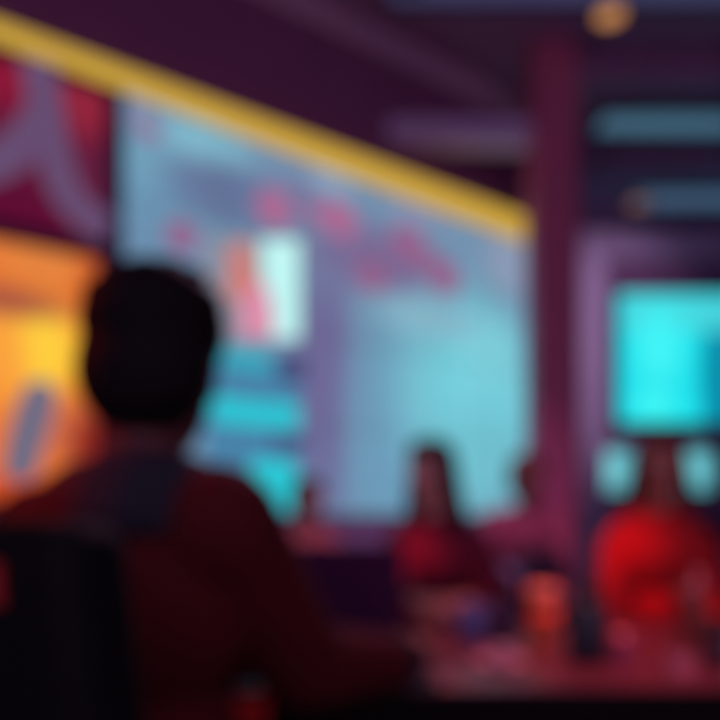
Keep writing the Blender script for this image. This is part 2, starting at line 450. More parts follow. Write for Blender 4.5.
def downlight(x, y, r, rgb, s, label):
    t = thing('downlight', label, 'light', (x, y, CEIL), 0, 'amber downlights')
    bm = bmesh.new(); lathe(bm, [(r, 0), (r + .025, 0), (r + .025, -.02), (r, -.05), (r - .004, -.05), (r - .004, -.004), (r, 0)], 28); obj('rim', bm, M_metal, t, smooth=True)
    bm = bmesh.new(); lathe(bm, [(0, -.012), (r - .01, -.012), (r - .01, -.045), (r*.5, -.06), (0, -.064)], 28); obj('lens', bm, emit('amber_lens', rgb, s), t, smooth=True)
q = P(610, 15, (CEIL - CAMZ - .04) * F / (HY - 15)); downlight(q.x, q.y + .0, .085, (235, 160, 98), .85, 'bright amber ceiling downlight near the top of the column')
q = P(638, 203, (CEIL - CAMZ - .04) * F / (HY - 203)); downlight(q.x, q.y, .10, (150, 108, 104), .9, 'dim amber downlight farther back above the cyan screen')

# ------------------------------------------------------------------ tables
def table(name_label, x0, x1, y0, y1, h=.74):
    t = thing('table', name_label, 'table', ((x0 + x1) / 2, (y0 + y1) / 2, 0), 0)
    a, b = (x1 - x0) / 2, (y1 - y0) / 2
    bm = bmesh.new(); box(bm, -a, a, -b, b, h - .004, h); obj('tabletop', bm, M_table, t)
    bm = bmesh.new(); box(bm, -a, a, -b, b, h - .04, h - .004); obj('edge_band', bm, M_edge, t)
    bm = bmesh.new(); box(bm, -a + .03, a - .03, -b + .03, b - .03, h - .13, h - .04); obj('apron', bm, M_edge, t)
    for sx in (-1, 1):
        for sy in (-1, 1):
            bm = bmesh.new(); box(bm, sx*(a - .06) - .03, sx*(a - .06) + .03, sy*(b - .06) - .03, sy*(b - .06) + .03, 0, h - .13); obj('leg', bm, M_metal, t, bevel=.004)
    return t
ft = table('dark edged table in the foreground that the cups and laptop stand on', -.62, 1.62, 1.29, 2.08)
bm = bmesh.new(); q = P(250, 712, 1.288)
prism(bm, rrect(q.x - .5, q.z, .033, .033, .008), -.402, -.3955); o = obj('edge_plate', bm, M_redplastic, ft); o['label'] = 'red plate on the front edge'
table('narrow far table between the front table and the video wall', -.62, .86, 3.0, 3.38)

# ------------------------------------------------------------------ people: one remeshed body each, clothes and hair as children
def sph(bm, c, r, sub=2, rot=None):
    rr = r if isinstance(r, (list, tuple)) else (r, r, r)
    Mx = Matrix.Translation(c) @ (rot.to_4x4() if rot else Matrix.Identity(4)) @ Matrix.Diagonal((*rr, 1))
    bmesh.ops.create_icosphere(bm, subdivisions=sub, radius=1.0, matrix=Mx)
def rc(bm, p0, r0, p1, r1, sub=2, segs=14):
    p0, p1 = Vector(p0), Vector(p1)
    sph(bm, p0, r0, sub); sph(bm, p1, r1, sub)
    if (p1 - p0).length > 1e-4: tube(bm, [p0, p1], [r0, r1], segs)
def fuse(name, bm, mats, parent=None, voxel=.006, it=6, slot=None):
    """weld overlapping closed volumes into one continuous skin"""
    me = bpy.data.meshes.new('tmp'); bm.to_mesh(me); bm.free()
    o = bpy.data.objects.new('tmp', me); COL.objects.link(o)
    r = o.modifiers.new('r', 'REMESH'); r.mode = 'VOXEL'; r.voxel_size = voxel
    s = o.modifiers.new('s', 'SMOOTH'); s.factor = .5; s.iterations = it
    dg = bpy.context.evaluated_depsgraph_get()
    new = bpy.data.meshes.new_from_object(o.evaluated_get(dg))
    bpy.data.objects.remove(o); bpy.data.meshes.remove(me)
    new.name = name; new.materials.clear()
    for p in new.polygons: p.use_smooth = True
    ob = link(name, new, mats, parent)
    if slot:
        for p in new.polygons: p.material_index = slot(p.center)
    return ob

def hand(bm, wrist, d, back, thumb, curl=.5, s=1.0):
    """palm and five fingers; d = pointing, back = out of the back of the hand, thumb = thumb side"""
    d, back = d.normalized(), back.normalized()
    back = (back - d * back.dot(d)).normalized(); side = thumb - d*thumb.dot(d) - back*thumb.dot(back); side.normalize()
    for k, off in enumerate((.026, .009, -.009, -.025)):
        knuckle = wrist + d * (.088 - .006*abs(k-1)) * s + side * off * s
        rc(bm, wrist + d * .02 * s + side * off * .6 * s, .016*s, knuckle, .012*s)
        ln = (.040, .045, .042, .032)[k] * s
        p = knuckle; ang = curl * .5
        for j in range(3):
            dirv = d * math.cos(ang) - back * math.sin(ang)
            q2 = p + dirv * ln * (1, .72, .55)[j]
            rc(bm, p, (.0105, .0095, .0088)[j]*s, q2, (.0095, .0088, .0075)[j]*s, 2, 10); p = q2; ang += curl * .75
    t0 = wrist + d * .025*s + side * .022*s - back*.006*s
    t1 = t0 + (d * .6 + side * .75 - back*.25).normalized() * .042*s
    t2 = t1 + (d * .9 + side * .3 - back*.3).normalized() * .034*s
    t3 = t2 + (d * 1.0 - side * .05 - back*.35).normalized() * .026*s
    rc(bm, t0, .017*s, t1, .0125*s); rc(bm, t1, .0125*s, t2, .0105*s); rc(bm, t2, .0105*s, t3, .0085*s)

def elbow_of(S, Wr, pole, l1, l2):
    v = Wr - S; dist = min(v.length, (l1 + l2) * .995); dirv = v.normalized()
    a = (l1*l1 - l2*l2 + dist*dist) / (2*dist); h = math.sqrt(max(0, l1*l1 - a*a))
    pl = pole - dirv * pole.dot(dirv); pl.normalize()
    return S + dirv * a + pl * h

def person(label, loc, yaw, skin, top, hairm, trousers, hands, hair='short', head_yaw=0.0, head_pitch=0.0, sc_=1.0,
           lean=0.0, voxel=.006, collar=None, poles=None, sh=.185, curl=.7, shoulder_drop=(0, 0), top_name='jacket', head_off=(0, 0, 0), bulk=1.0):
    """seated figure facing local -Y; hands = {side: (wrist, point direction, back direction)} in local space"""
    lv = lambda z, y=0.0: Vector((0, y - lean * (z - .55), z))
    pelvis, waist, chest, neck = lv(.56, .02), lv(.74, .02), lv(.95, .03), lv(1.115, .035)
    hc = lv(1.285, .0) + Vector((0, -.005, 0)) + Vector(head_off); neck = neck + Vector(head_off)
    HR = Euler((head_pitch, 0, head_yaw)).to_matrix()
    h = lambda x, y, z: hc + HR @ Vector((x, y, z))
    S = {s: lv(1.055 - shoulder_drop[0 if s < 0 else 1], .03) + Vector((s * sh, 0, 0)) for s in (-1, 1)}
    bm = bmesh.new()
    # head
    sph(bm, h(0, .015, .035), (.074, .092, .080), 3, HR); sph(bm, h(0, -.03, -.04), (.056, .058, .072), 3, HR)
    sph(bm, h(0, -.066, -.094), (.026, .02, .018), 2, HR); sph(bm, h(0, -.05, -.07), (.045, .035, .035), 2, HR)
    sph(bm, h(0, -.062, .035), (.058, .026, .016), 2, HR)
    rc(bm, h(0, -.082, .012), .008, h(0, -.103, -.024), .0125); sph(bm, h(.011, -.09, -.028), .009); sph(bm, h(-.011, -.09, -.028), .009)
    rc(bm, h(-.018, -.083, -.055), .007, h(.018, -.083, -.055), .007); rc(bm, h(-.015, -.082, -.066), .008, h(.015, -.082, -.066), .008)
    for s in (-1, 1):
        sph(bm, h(s*.077, .012, -.004), (.011, .021, .031), 2, HR); sph(bm, h(s*.04, -.055, -.02), (.022, .022, .02), 2, HR)
    rc(bm, h(0, .02, -.06), .052, neck, .058); rc(bm, neck, .058, lv(1.05, .03), .075)
    # trunk
    for p, r in ((pelvis, (.155, .105, .10)), (waist, (.132, .095, .12)), (chest, (.158, .108, .15)), (lv(1.03, .035), (.15, .085, .07))): sph(bm, p, r, 3)
    cl = bmesh.new(); cuffs = []
    for p, r in ((lv(.60, .02), (.172, .125, .10)), (waist, (.152, .115, .13)), (chest, (.178, .128, .16)), (lv(1.035, .035), (.165, .10, .08))): sph(cl, p, tuple(v * (1 + .5*(bulk-1)) for v in r), 3)
    rc(cl, neck + Vector((0, .005, -.02)), .072, lv(1.03, .035), .10)
    tr = bmesh.new(); sph(tr, pelvis, (.175, .122, .112), 3); sh_bms = []
    for s in (-1, 1):
        rc(bm, lv(1.08, .03) + Vector((s*.06, 0, 0)), .05, S[s], .052); rc(cl, lv(1.075, .03) + Vector((s*.06, 0, 0)), .066, S[s], .068)
        wr, dv, bk = hands[s]; wr, dv, bk = Vector(wr), Vector(dv), Vector(bk)
        pole = Vector((poles or {}).get(s, (s*.5, .5, -1)))
        E = elbow_of(S[s], wr, pole, .285, .265)
        rc(bm, S[s], .048, E, .038); rc(bm, E, .038, wr, .026)
        sph(bm, E.lerp(wr, .25), .041)
        if collar:
            cu = bmesh.new(); rc(cu, E.lerp(wr, .86), .0425*bulk, E.lerp(wr, .93), .041*bulk); cuffs.append(cu)
        th = Vector((-s, 0, 0)) if abs(dv.x) < .6 else Vector((0, -1, .2))
        hand(bm, wr, dv, bk, th, curl, 1.0)
        rc(cl, S[s], .068*bulk, E, .056*bulk); rc(cl, E, .056*bulk, E.lerp(wr, .9), .039*bulk)
        hip, knee, ank = pelvis + Vector((s*.09, -.03, -.02)), Vector((s*.11, -.43, .53)), Vector((s*.115, -.40, .10))
        rc(bm, hip, .078, knee, .055); rc(bm, knee, .055, ank, .036); rc(bm, ank, .036, ank + Vector((s*.01, -.14, -.065)), .028); sph(bm, ank + Vector((0, .02, -.055)), .034)
        rc(tr, hip, .09, knee, .068); rc(tr, knee, .068, ank + Vector((0, 0, .01)), .052)
        sb = bmesh.new(); f = ank
        rc(sb, f + Vector((0, .025, -.05)), .043, f + Vector((s*.012, -.15, -.062)), .037); rc(sb, f + Vector((0, .005, -.03)), .043, f + Vector((0, .02, -.05)), .043)
        sh_bms.append(sb)
    lip = skin.copy(); lip.name = 'lip_skin'
    for n in lip.node_tree.nodes:
        if n.type == 'MIX':
            for k in (6, 7): c = n.inputs[k].default_value; n.inputs[k].default_value = (c[0]*.8, c[1]*.45, c[2]*.5, 1)
    inv = HR.inverted()
    def slot(c):
        q = inv @ (Vector(c) - hc)
        return 1 if (q.y < -.078 and abs(q.x) < .024 and -.076 < q.z < -.047) else 0
    body = fuse('person', bm, [skin, lip], None, voxel, 5, slot)
    tag(body, label, 'person')
    fuse(top_name, cl, top, body, max(voxel, .008), 10)
    for cu in cuffs: fuse('cuff', cu, collar, body, .006, 4)
    fuse('trousers', tr, trousers, body, .01, 8)
    for sb in sh_bms: fuse('shoe', sb, M_black, body, .008, 5)
    eyew = mat('eye_white', (215, 205, 205), .2); iris = mat('iris', (40, 26, 22), .2)
    for s in (-1, 1):
        eb = bmesh.new(); bmesh.ops.create_uvsphere(eb, u_segments=16, v_segments=12, radius=.0125, matrix=Matrix.Translation(h(s*.030, -.068, .006)))
        e = obj('eye', eb, [eyew, iris], body, smooth=True)
        ctr = h(s*.030, -.068, .006); fw = HR @ Vector((0, -1, 0))
        for p in e.data.polygons: p.material_index = 1 if (Vector(p.center) - ctr).normalized().dot(fw) > .88 else 0
    # hair
    hb = bmesh.new(); rnd = random.Random(hash(label) % 1000 if False else len(label))
    hs = 1.13 if hair == 'short' else 1.0
    sph(hb, h(0, .026, .05), (.087*hs, .094*hs, .080*hs), 3, HR); sph(hb, h(0, .055, -.015), (.083*hs, .062*hs, .095), 3, HR); sph(hb, h(0, -.03, .088), (.064, .056, .034), 3, HR)
    for s in (-1, 1): sph(hb, h(s*.062, .03, .03), (.024, .06, .07), 2, HR); sph(hb, h(s*.07, -.012, .05), (.014, .03, .04), 2, HR)
    if hair == 'short':
        for k in range(70):
            a, b_ = rnd.uniform(0, 2*PI), rnd.uniform(.1, 1.35)
            dx, dy, dz = math.sin(b_)*math.cos(a), math.sin(b_)*math.sin(a), math.cos(b_)
            if dy < -.55 and dz < .75: continue
            p0 = h(dx*.074, .024 + dy*.085, .045 + dz*.072); p1 = h(dx*.102 + .008*rnd.uniform(-1, 1), .02 + dy*.108, .042 + dz*.096 + .004)
            rc(hb, p0, .016, p1, .007, 1, 8)
        sph(hb, h(0, .075, -.055), (.05, .03, .05), 2, HR)
    elif hair == 'long':
        for k in range(30):
            a = rnd.uniform(-.28, PI + .28); dx, dy = math.cos(a), math.sin(a)
            top_ = h(dx*.074, .02 + dy*.08, .05); mid = h(dx*.092, .025 + dy*.088, -.06); low = hc + HR @ Vector((dx*.125, .04 + dy*.085, -.10)) + Vector((0, 0, -.08 - .05*rnd.random()))
            rc(hb, top_, .018, mid, .017, 1, 8); rc(hb, mid, .017, low, .008, 1, 8)
    elif hair == 'bun':
        sph(hb, h(0, .10, .07), .042, 3); sph(hb, h(0, .07, -.045), (.055, .04, .05), 2, HR)
    fuse('hair', hb, hairm, body, .006, 3)
    if collar:
        cb = bmesh.new(); n0 = neck + Vector((0, .012, .026)) + Vector(head_off) * 1.9 + Vector((0, 0, .018))
        for k in range(24):
            a = 2*PI*k/24; a2 = 2*PI*(k+1)/24
            f = lambda a: n0 + Vector((math.cos(a)*.074, math.sin(a)*.072 + .006, .012*math.sin(a)))
            rc(cb, f(a), .022 + .012*max(0, math.sin(a)), f(a2), .022 + .012*max(0, math.sin(a2)), 1, 8)
        for k in range(7):
            a = .5 + (PI - 1.0) * k / 6
            rc(cb, f(a) + Vector((0, .012, -.005)), .032, n0 + Vector((math.cos(a)*.085, .055 + math.sin(a)*.065, -.055)), .024, 1, 8)
        fuse('hood', cb, collar, body, .007, 6)
    body.location = loc; body.rotation_euler = (0, 0, yaw); body.scale = (sc_,)*3
    return body

def to_local(p, loc, yaw, s=1.0):
    q = Matrix.Rotation(-yaw, 3, 'Z') @ (Vector(p) - Vector(loc)); return q / s
def dir_local(v, yaw): return Matrix.Rotation(-yaw, 3, 'Z') @ Vector(v)

SK_warm = mat('skin_warm', (205, 130, 108), .55, var=.05); SK_pale = mat('skin_pale', (222, 158, 142), .55, var=.05); SK_brown = mat('skin_brown', (150, 92, 76), .55, var=.05)
H_black = mat('hair_black', (12, 5, 7), .75, spec=.2, var=.3, scale=90); H_brown = mat('hair_dark_brown', (44, 24, 26), .6, var=.3, scale=90); H_aub = mat('hair_auburn', (118, 44, 40), .6, var=.3, scale=90)
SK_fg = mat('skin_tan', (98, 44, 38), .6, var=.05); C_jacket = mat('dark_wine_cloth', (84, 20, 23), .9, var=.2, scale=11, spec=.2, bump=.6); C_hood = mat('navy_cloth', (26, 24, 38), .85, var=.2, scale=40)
C_crimson = mat('crimson_cloth', (120, 20, 52), .85, var=.12); C_red = mat('red_cloth', (214, 30, 34), .85, var=.1); C_maroon = mat('maroon_cloth', (176, 78, 104), .85, var=.1); C_coral = mat('coral_cloth', (225, 120, 116), .85, var=.1)
C_trs = mat('black_denim', (22, 22, 28), .85, var=.2)

# the man in the foreground, back to us
FL, FY = Vector((-.308, .985, 0.0)), math.radians(152)
def fgh(p, d, b): return (to_local(p, FL, FY), dir_local(d, FY), dir_local(b, FY))
# local x+ is his left when he faces -Y; his right arm is side -1
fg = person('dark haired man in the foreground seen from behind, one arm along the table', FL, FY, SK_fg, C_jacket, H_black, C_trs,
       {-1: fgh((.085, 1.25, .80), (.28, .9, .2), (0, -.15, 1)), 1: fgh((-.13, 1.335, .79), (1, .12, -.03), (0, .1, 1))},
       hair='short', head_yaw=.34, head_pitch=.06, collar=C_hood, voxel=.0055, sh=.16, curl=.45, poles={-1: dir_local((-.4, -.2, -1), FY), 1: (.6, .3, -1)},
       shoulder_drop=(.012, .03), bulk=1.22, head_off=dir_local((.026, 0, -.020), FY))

# people across the table
def seat_person(px, Y, yaw, s=1.0):
    return Vector(((px - HX) * Y / F, Y, 0.0)), yaw, s
def hnd(loc, yaw, s, p, d, b=(0, -.1, 1)): return (to_local(p, loc, yaw, s), dir_local(d, yaw), dir_local(b, yaw))
loc, yw, s = seat_person(440, 2.56, math.radians(-32), .95)
p2 = person('person with long dark hair in a crimson jacket, hands clasped beside the laptop', loc, yw, SK_pale, C_crimson, H_brown, C_trs,
       {-1: hnd(loc, yw, s, (.165, 2.14, .80), (.75, -.35, .05)), 1: hnd(loc, yw, s, (.33, 2.14, .80), (-.75, -.35, .05))},
       hair='long', head_yaw=-.15, sc_=s, lean=.12, voxel=.007, curl=.9, sh=.165, shoulder_drop=(.05, .06))
loc, yw, s = seat_person(656, 2.58, math.radians(-14), .97)
p4 = person('person in a bright red jacket with long auburn hair facing us at the right', loc, yw, SK_warm, C_red, H_aub, C_trs,
       {-1: hnd(loc, yw, s, (.95, 2.27, .66), (.7, -.5, 0)), 1: hnd(loc, yw, s, (1.14, 2.28, .66), (-.7, -.5, 0))},
       hair='long', head_yaw=-.1, sc_=s, lean=.10, voxel=.007, curl=.8, sh=.142, shoulder_drop=(.07, .07))
loc, yw, s = seat_person(527, 3.72, math.radians(-4), .985)
p3 = person('person in a maroon jumper sitting in front of the column', loc, yw, SK_brown, C_maroon, H_aub, C_trs,
       {-1: hnd(loc, yw, s, (.70, 3.30, .79), (.5, -.7, 0)), 1: hnd(loc, yw, s, (.94, 3.30, .79), (-.5, -.7, 0))},
       hair='short', head_yaw=.2, sc_=s, lean=.05, voxel=.008, top_name='jumper')
loc, yw, s = seat_person(307, 3.62, math.radians(14), .90)
p1 = person('person in a coral top with a hair bun sitting behind the dark laptop', loc, yw, SK_warm, C_coral, H_brown, C_trs,
       {-1: hnd(loc, yw, s, (-.42, 3.26, .785), (.6, -.6, 0)), 1: hnd(loc, yw, s, (-.14, 3.24, .785), (-.5, -.7, 0))},
       hair='bun', head_yaw=.25, sc_=s, lean=.08, voxel=.008, top_name='top', sh=.145, shoulder_drop=(.04, .05))

# ------------------------------------------------------------------ chairs
def soft_slab(bm, x0, x1, y0, y1, z0, z1, bev, M=None):
    b2 = bmesh.new(); box(b2, x0, x1, y0, y1, z0, z1)
    bmesh.ops.bevel(b2, geom=b2.edges[:], offset=bev, segments=4, profile=.6, affect='EDGES')
    if M is not None: bmesh.ops.transform(b2, matrix=M, verts=b2.verts)
    me = bpy.data.meshes.new('t'); b2.to_mesh(me); b2.free(); bm.from_mesh(me); bpy.data.meshes.remove(me)
def swivel_chair(label, loc, rz):
    t = thing('swivel_chair', label, 'chair', loc, rz, 'black high-backed swivel chairs')
    bm = bmesh.new(); soft_slab(bm, -.25, .25, -.25, .22, .36, .45, .035); obj('seat', bm, M_leather, t, smooth=True)
    bm = bmesh.new(); Mx = Matrix.Translation((0, .25, .45)) @ Matrix.Rotation(-.05, 4, 'X')
    soft_slab(bm, -.235, .235, -.03, .05, .04, .60, .035, Mx)
    for v in bm.verts: v.co.x *= 1 + .22 * max(0, min(1, (1.02 - v.co.z) / .4))
    b = obj('backrest', bm, M_leather, t, smooth=True)
    bm = bmesh.new(); box(bm, -.03, .03, .05, .065, -.12, .3, Mx); obj('back_bar', bm, M_metal, t)
    for sx in (-1, 1):
        bm = bmesh.new(); tube(bm, [(sx*.26, .15, .40), (sx*.285, .15, .60), (sx*.285, -.12, .62)], .016); soft_slab(bm, sx*.285-.035, sx*.285+.035, -.14, .14, .62, .645, .01)
        obj('armrest', bm, M_black, t, smooth=True)
    bm = bmesh.new(); lathe(bm, [(0, .07), (.03, .07), (.03, .22), (.022, .22), (.022, .36), (0, .36)], 16); obj('gas_post', bm, M_metal, t, smooth=True)
    bm = bmesh.new()
    for k in range(5):
        a = 2*PI*k/5 + .3; tube(bm, [(0, 0, .095), (math.cos(a)*.3, math.sin(a)*.3, .065)], [.03, .018])
    obj('star_base', bm, M_black, t)
    for k in range(5):
        a = 2*PI*k/5 + .3; bm = bmesh.new()
        lathe(bm, [(0, -.014), (.025, -.014), (.028, 0), (.025, .014), (0, .014)], 16)
        bmesh.ops.transform(bm, matrix=Matrix.Translation((math.cos(a)*.3, math.sin(a)*.3, .028)) @ Matrix.Rotation(a, 4, 'Z') @ Matrix.Rotation(PI/2, 4, 'X'), verts=bm.verts)
        obj('caster', bm, M_black, t, smooth=True)
    return t
cl_ = FL + Matrix.Rotation(FY, 3, 'Z') @ Vector((-.045, .03, 0))
sw = swivel_chair('black high-backed swivel chair under the dark haired man', cl_, FY)
tg = bmesh.new(); Mx = Matrix.Translation((0, .25, .45)) @ Matrix.Rotation(-.05, 4, 'X'); soft_slab(tg, -.165, -.11, .048, .056, .532, .57, .003, Mx)
dup(sw, (1.20, 3.14, 0), math.radians(192), 'empty black high-backed swivel chair between the column and the red jacket person', 'black high-backed swivel chairs')
t_ = obj('maker_tag', tg, M_redtag, sw); t_['label'] = 'red tag'

def cafe_chair(label, loc, rz, group='café chairs'):
    t = thing('dining_chair', label, 'chair', loc, rz, group)
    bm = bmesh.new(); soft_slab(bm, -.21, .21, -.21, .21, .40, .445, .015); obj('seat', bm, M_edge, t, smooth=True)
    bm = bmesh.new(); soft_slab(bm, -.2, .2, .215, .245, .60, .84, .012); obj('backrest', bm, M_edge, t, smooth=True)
    for sx in (-1, 1):
        bm = bmesh.new(); tube(bm, [(sx*.17, -.17, .41), (sx*.19, -.20, 0)], [.016, .012]); obj('leg', bm, M_metal, t, smooth=True)
        bm = bmesh.new(); tube(bm, [(sx*.17, .232, .82), (sx*.17, .205, .42), (sx*.19, .235, 0)], [.013, .016, .012]); obj('leg', bm, M_metal, t, smooth=True)
    return t
first = None
for p, lab in ((p2, 'dark chair under the person in the crimson jacket'), (p4, 'dark chair under the person in the bright red jacket'),
               (p3, 'dark chair under the person in the maroon jumper'), (p1, 'dark chair under the person in the coral top')):
    if first is None: first = cafe_chair(lab, p.location, p.rotation_euler.z, 'dark chairs under the seated people')
    else: dup(first, p.location, p.rotation_euler.z, lab)

# ------------------------------------------------------------------ things on the tables
T = .74
def on_table(px, py, T=T):
    Y = (CAMZ - T) * F / (py - HY); return Vector(((px - HX) * Y / F, Y, T)), Y / F
# dark laptop, lid back towards us
q, k = on_table(348, 640)
lp = thing('laptop', 'dark purple laptop with its lid back towards us on the front table', 'laptop', q, math.radians(-3))
M_lap = mat('plum_aluminium', (74, 26, 76), .4, .3, var=.06)
bm = bmesh.new(); soft_slab(bm, -.142, .142, .0, .20, .004, .018, .004); obj('base', bm, M_lap, lp)
bm = bmesh.new(); Mx = Matrix.Translation((0, .0, .016)) @ Matrix.Rotation(math.radians(-8), 4, 'X') @ Matrix.Rotation(0, 4, 'X')
Mx = Matrix.Translation((0, .004, .016)) @ Matrix.Rotation(math.radians(10), 4, 'X')
soft_slab(bm, -.142, .142, -.004, .005, 0, .235, .0035, Mx); lid = obj('lid', bm, M_lap, lp)
bm = bmesh.new(); box(bm, -.134, .134, .0052, .0062, .012, .226, Mx); obj('display', bm, emit('laptop_display', (60, 90, 130), .6), lid)
bm = bmesh.new(); prism(bm, ellip(0, .12, .017, .017, 20), -.0052, -.0043); bmesh.ops.transform(bm, matrix=Mx, verts=bm.verts); obj('lid_badge', bm, mat('badge_grey', (84, 60, 92), .3, .5), lid)
bm = bmesh.new(); tube(bm, [(-.11, .004, .016), (.11, .004, .016)], .006); obj('hinge', bm, M_black, lp)
bm = bmesh.new()
for r_ in range(5):
    for c_ in range(13): box(bm, -.125 + c_*.0193, -.125 + c_*.0193 + .016, .03 + r_*.018, .03 + r_*.018 + .0145, .018, .0195)
obj('keyboard', bm, M_black, lp)
for sx in (-.12, .12):
    for sy in (.02, .18):
        bm = bmesh.new(); box(bm, sx - .012, sx + .012, sy - .006, sy + .006, 0, .004); obj('rubber_foot', bm, M_black, lp)

def tumbler(name, label, px, py, w, hgt, m, lidm=None, taper=.82, band=None, cat='cup', straw=None, liquid=None):
    q, k = on_table(px, py); r = w * k / 2; H = hgt * k
    t = thing(name, label, cat, q)
    bm = bmesh.new()
    lathe(bm, [(0, 0), (r*taper, 0), (r*taper + .001, .003), (r, H - .004), (r, H), (r - .003, H), (r*taper - .003, .006), (0, .006)], 36); obj('body', bm, m, t, smooth=False)
    for p in t.children[-1].data.polygons: p.use_smooth = True
    if lidm:
        bm = bmesh.new(); lathe(bm, [(0, H + .012), (r*.86, H + .014), (r*.9, H + .004), (r + .003, H + .002), (r + .003, H - .006), (r + .0005, H - .006), (r+.0005, H + .0005), (0, H + .0005)], 36); obj('lid', bm, lidm, t, smooth=True)
    if band:
        bm = bmesh.new(); f = lambda z: r*taper + (r - r*taper) * z / H
        lathe(bm, [(f(H*.3) + .0005, H*.3), (f(H*.3) + .002, H*.3), (f(H*.68) + .002, H*.68), (f(H*.68) + .0005, H*.68), (f(H*.3) + .0005, H*.3)], 36); obj('sleeve', bm, band, t, smooth=True)
    if straw:
        bm = bmesh.new(); tube(bm, [(0, 0, H*.5), (r*.35, 0, H + .05)], .004); obj('straw', bm, straw, t, smooth=True)
    if liquid:
        bm = bmesh.new(); lathe(bm, [(0, H*.80), (r*(taper + (1 - taper)*.8) - .0035, H*.80), (r*(taper + (1 - taper)*.8) - .0035, H*.79), (0, H*.79)], 36); obj('drink', bm, liquid, t)
    return t
M_orange = mat('orange_card', (255, 138, 92), .6, var=.06); M_orl = mat('peach_plastic', (240, 150, 120), .5); M_ink = mat('ink_plastic', (34, 48, 60), .45); M_navy = mat('navy_glaze', (44, 34, 74), .4); M_blue = mat('slate_blue_glaze', (84, 104, 168), .4)
M_paper = mat('pink_white_paper', (205, 165, 180), .8, var=.04); M_rose = mat('rose_glass', (196, 84, 116), .3); M_amber = mat('amber_brown_plastic', (150, 72, 62), .45); M_drink = mat('dark_drink', (40, 16, 12), .2)
M_grey = mat('grey_ceramic', (176, 160, 178), .4)
tumbler('paper_cup', 'orange takeaway cup with peach lid, standing left of the dark flask', 543, 646, 33, 55, M_orange, M_orl, .84, band=mat('orange_sleeve', (252, 108, 72), .8))
# dark flask
q, k = on_table(587, 662); r, H = 20*k, 76*k
t = thing('flask', 'tall dark blue-black flask right of the orange cup', 'flask', q)
bm = bmesh.new(); lathe(bm, [(0, 0), (r*.95, 0), (r, .004), (r, H*.74), (r*.8, H*.82), (r*.62, H*.85), (r*.62, H*.86), (0, H*.86)], 36); obj('body', bm, M_ink, t, smooth=True)
bm = bmesh.new(); lathe(bm, [(0, H*.862), (r*.72, H*.862), (r*.72, H*.98), (r*.6, H), (0, H)], 36); obj('cap', bm, M_black, t, smooth=True)
bm = bmesh.new(); lathe(bm, [(r + .0004, H*.1), (r + .0015, H*.1), (r + .0015, H*.16), (r + .0004, H*.16), (r + .0004, H*.1)], 36); obj('base_ring', bm, M_metal, t, smooth=True)
def mug(label, px, py, w, hgt, m, side):
    q, k = on_table(px, py); r, H = w*k/2, hgt*k
    t = thing('mug', label, 'mug', q)
    bm = bmesh.new(); lathe(bm, [(0, 0), (r*.9, 0), (r, .006), (r, H - .002), (r - .002, H), (r - .004, H - .002), (r - .004, .008), (0, .008)], 36); obj('body', bm, m, t, smooth=True)
    bm = bmesh.new(); tube(bm, [(side*(r*.97 + .022*math.sin(a)), 0, H*.5 + H*.3*math.cos(a)) for a in [PI*i/10 for i in range(11)]], .0045); obj('handle', bm, m, t, smooth=True)
    bm = bmesh.new(); lathe(bm, [(0, H*.8), (r - .0045, H*.8), (r - .0045, H*.79), (0, H*.79)], 36); obj('drink', bm, M_drink, t)
mug('slate blue mug left of the dark navy mug on the front table', 473, 642, 27, 38, M_blue, -1)
mug('dark navy mug between the slate blue mug and the orange cup', 503, 644, 25, 44, M_navy, 1)
tumbler('drinking_glass', 'small rose drinking glass near the table edge right of the dark flask', 622, 668, 24, 34, M_rose, None, .8, liquid=mat('rose_drink', (150, 40, 70), .2), cat='glass')
tumbler('tall_cup', 'tall amber brown cup at the right in front of the red jacket person', 693, 650, 28, 58, M_amber, mat('brown_lid', (110, 60, 66), .5), .82, straw=M_grey)
q, k = on_table(716, 668); t = thing('salt_shaker', 'small dark plum shaker at the right edge of the photo', 'shaker', q)
r, H = 13*k, 52*k
bm = bmesh.new(); lathe(bm, [(0, 0), (r, 0), (r, H*.1), (r*.8, H*.6), (r*.7, H*.7), (0, H*.7)], 28); obj('body', bm, mat('plum_plastic', (56, 24, 48), .4), t, smooth=True)
bm = bmesh.new(); lathe(bm, [(0, H*.702), (r*.74, H*.702), (r*.74, H*.85), (r*.45, H), (0, H)], 28); obj('cap', bm, M_metal, t, smooth=True)
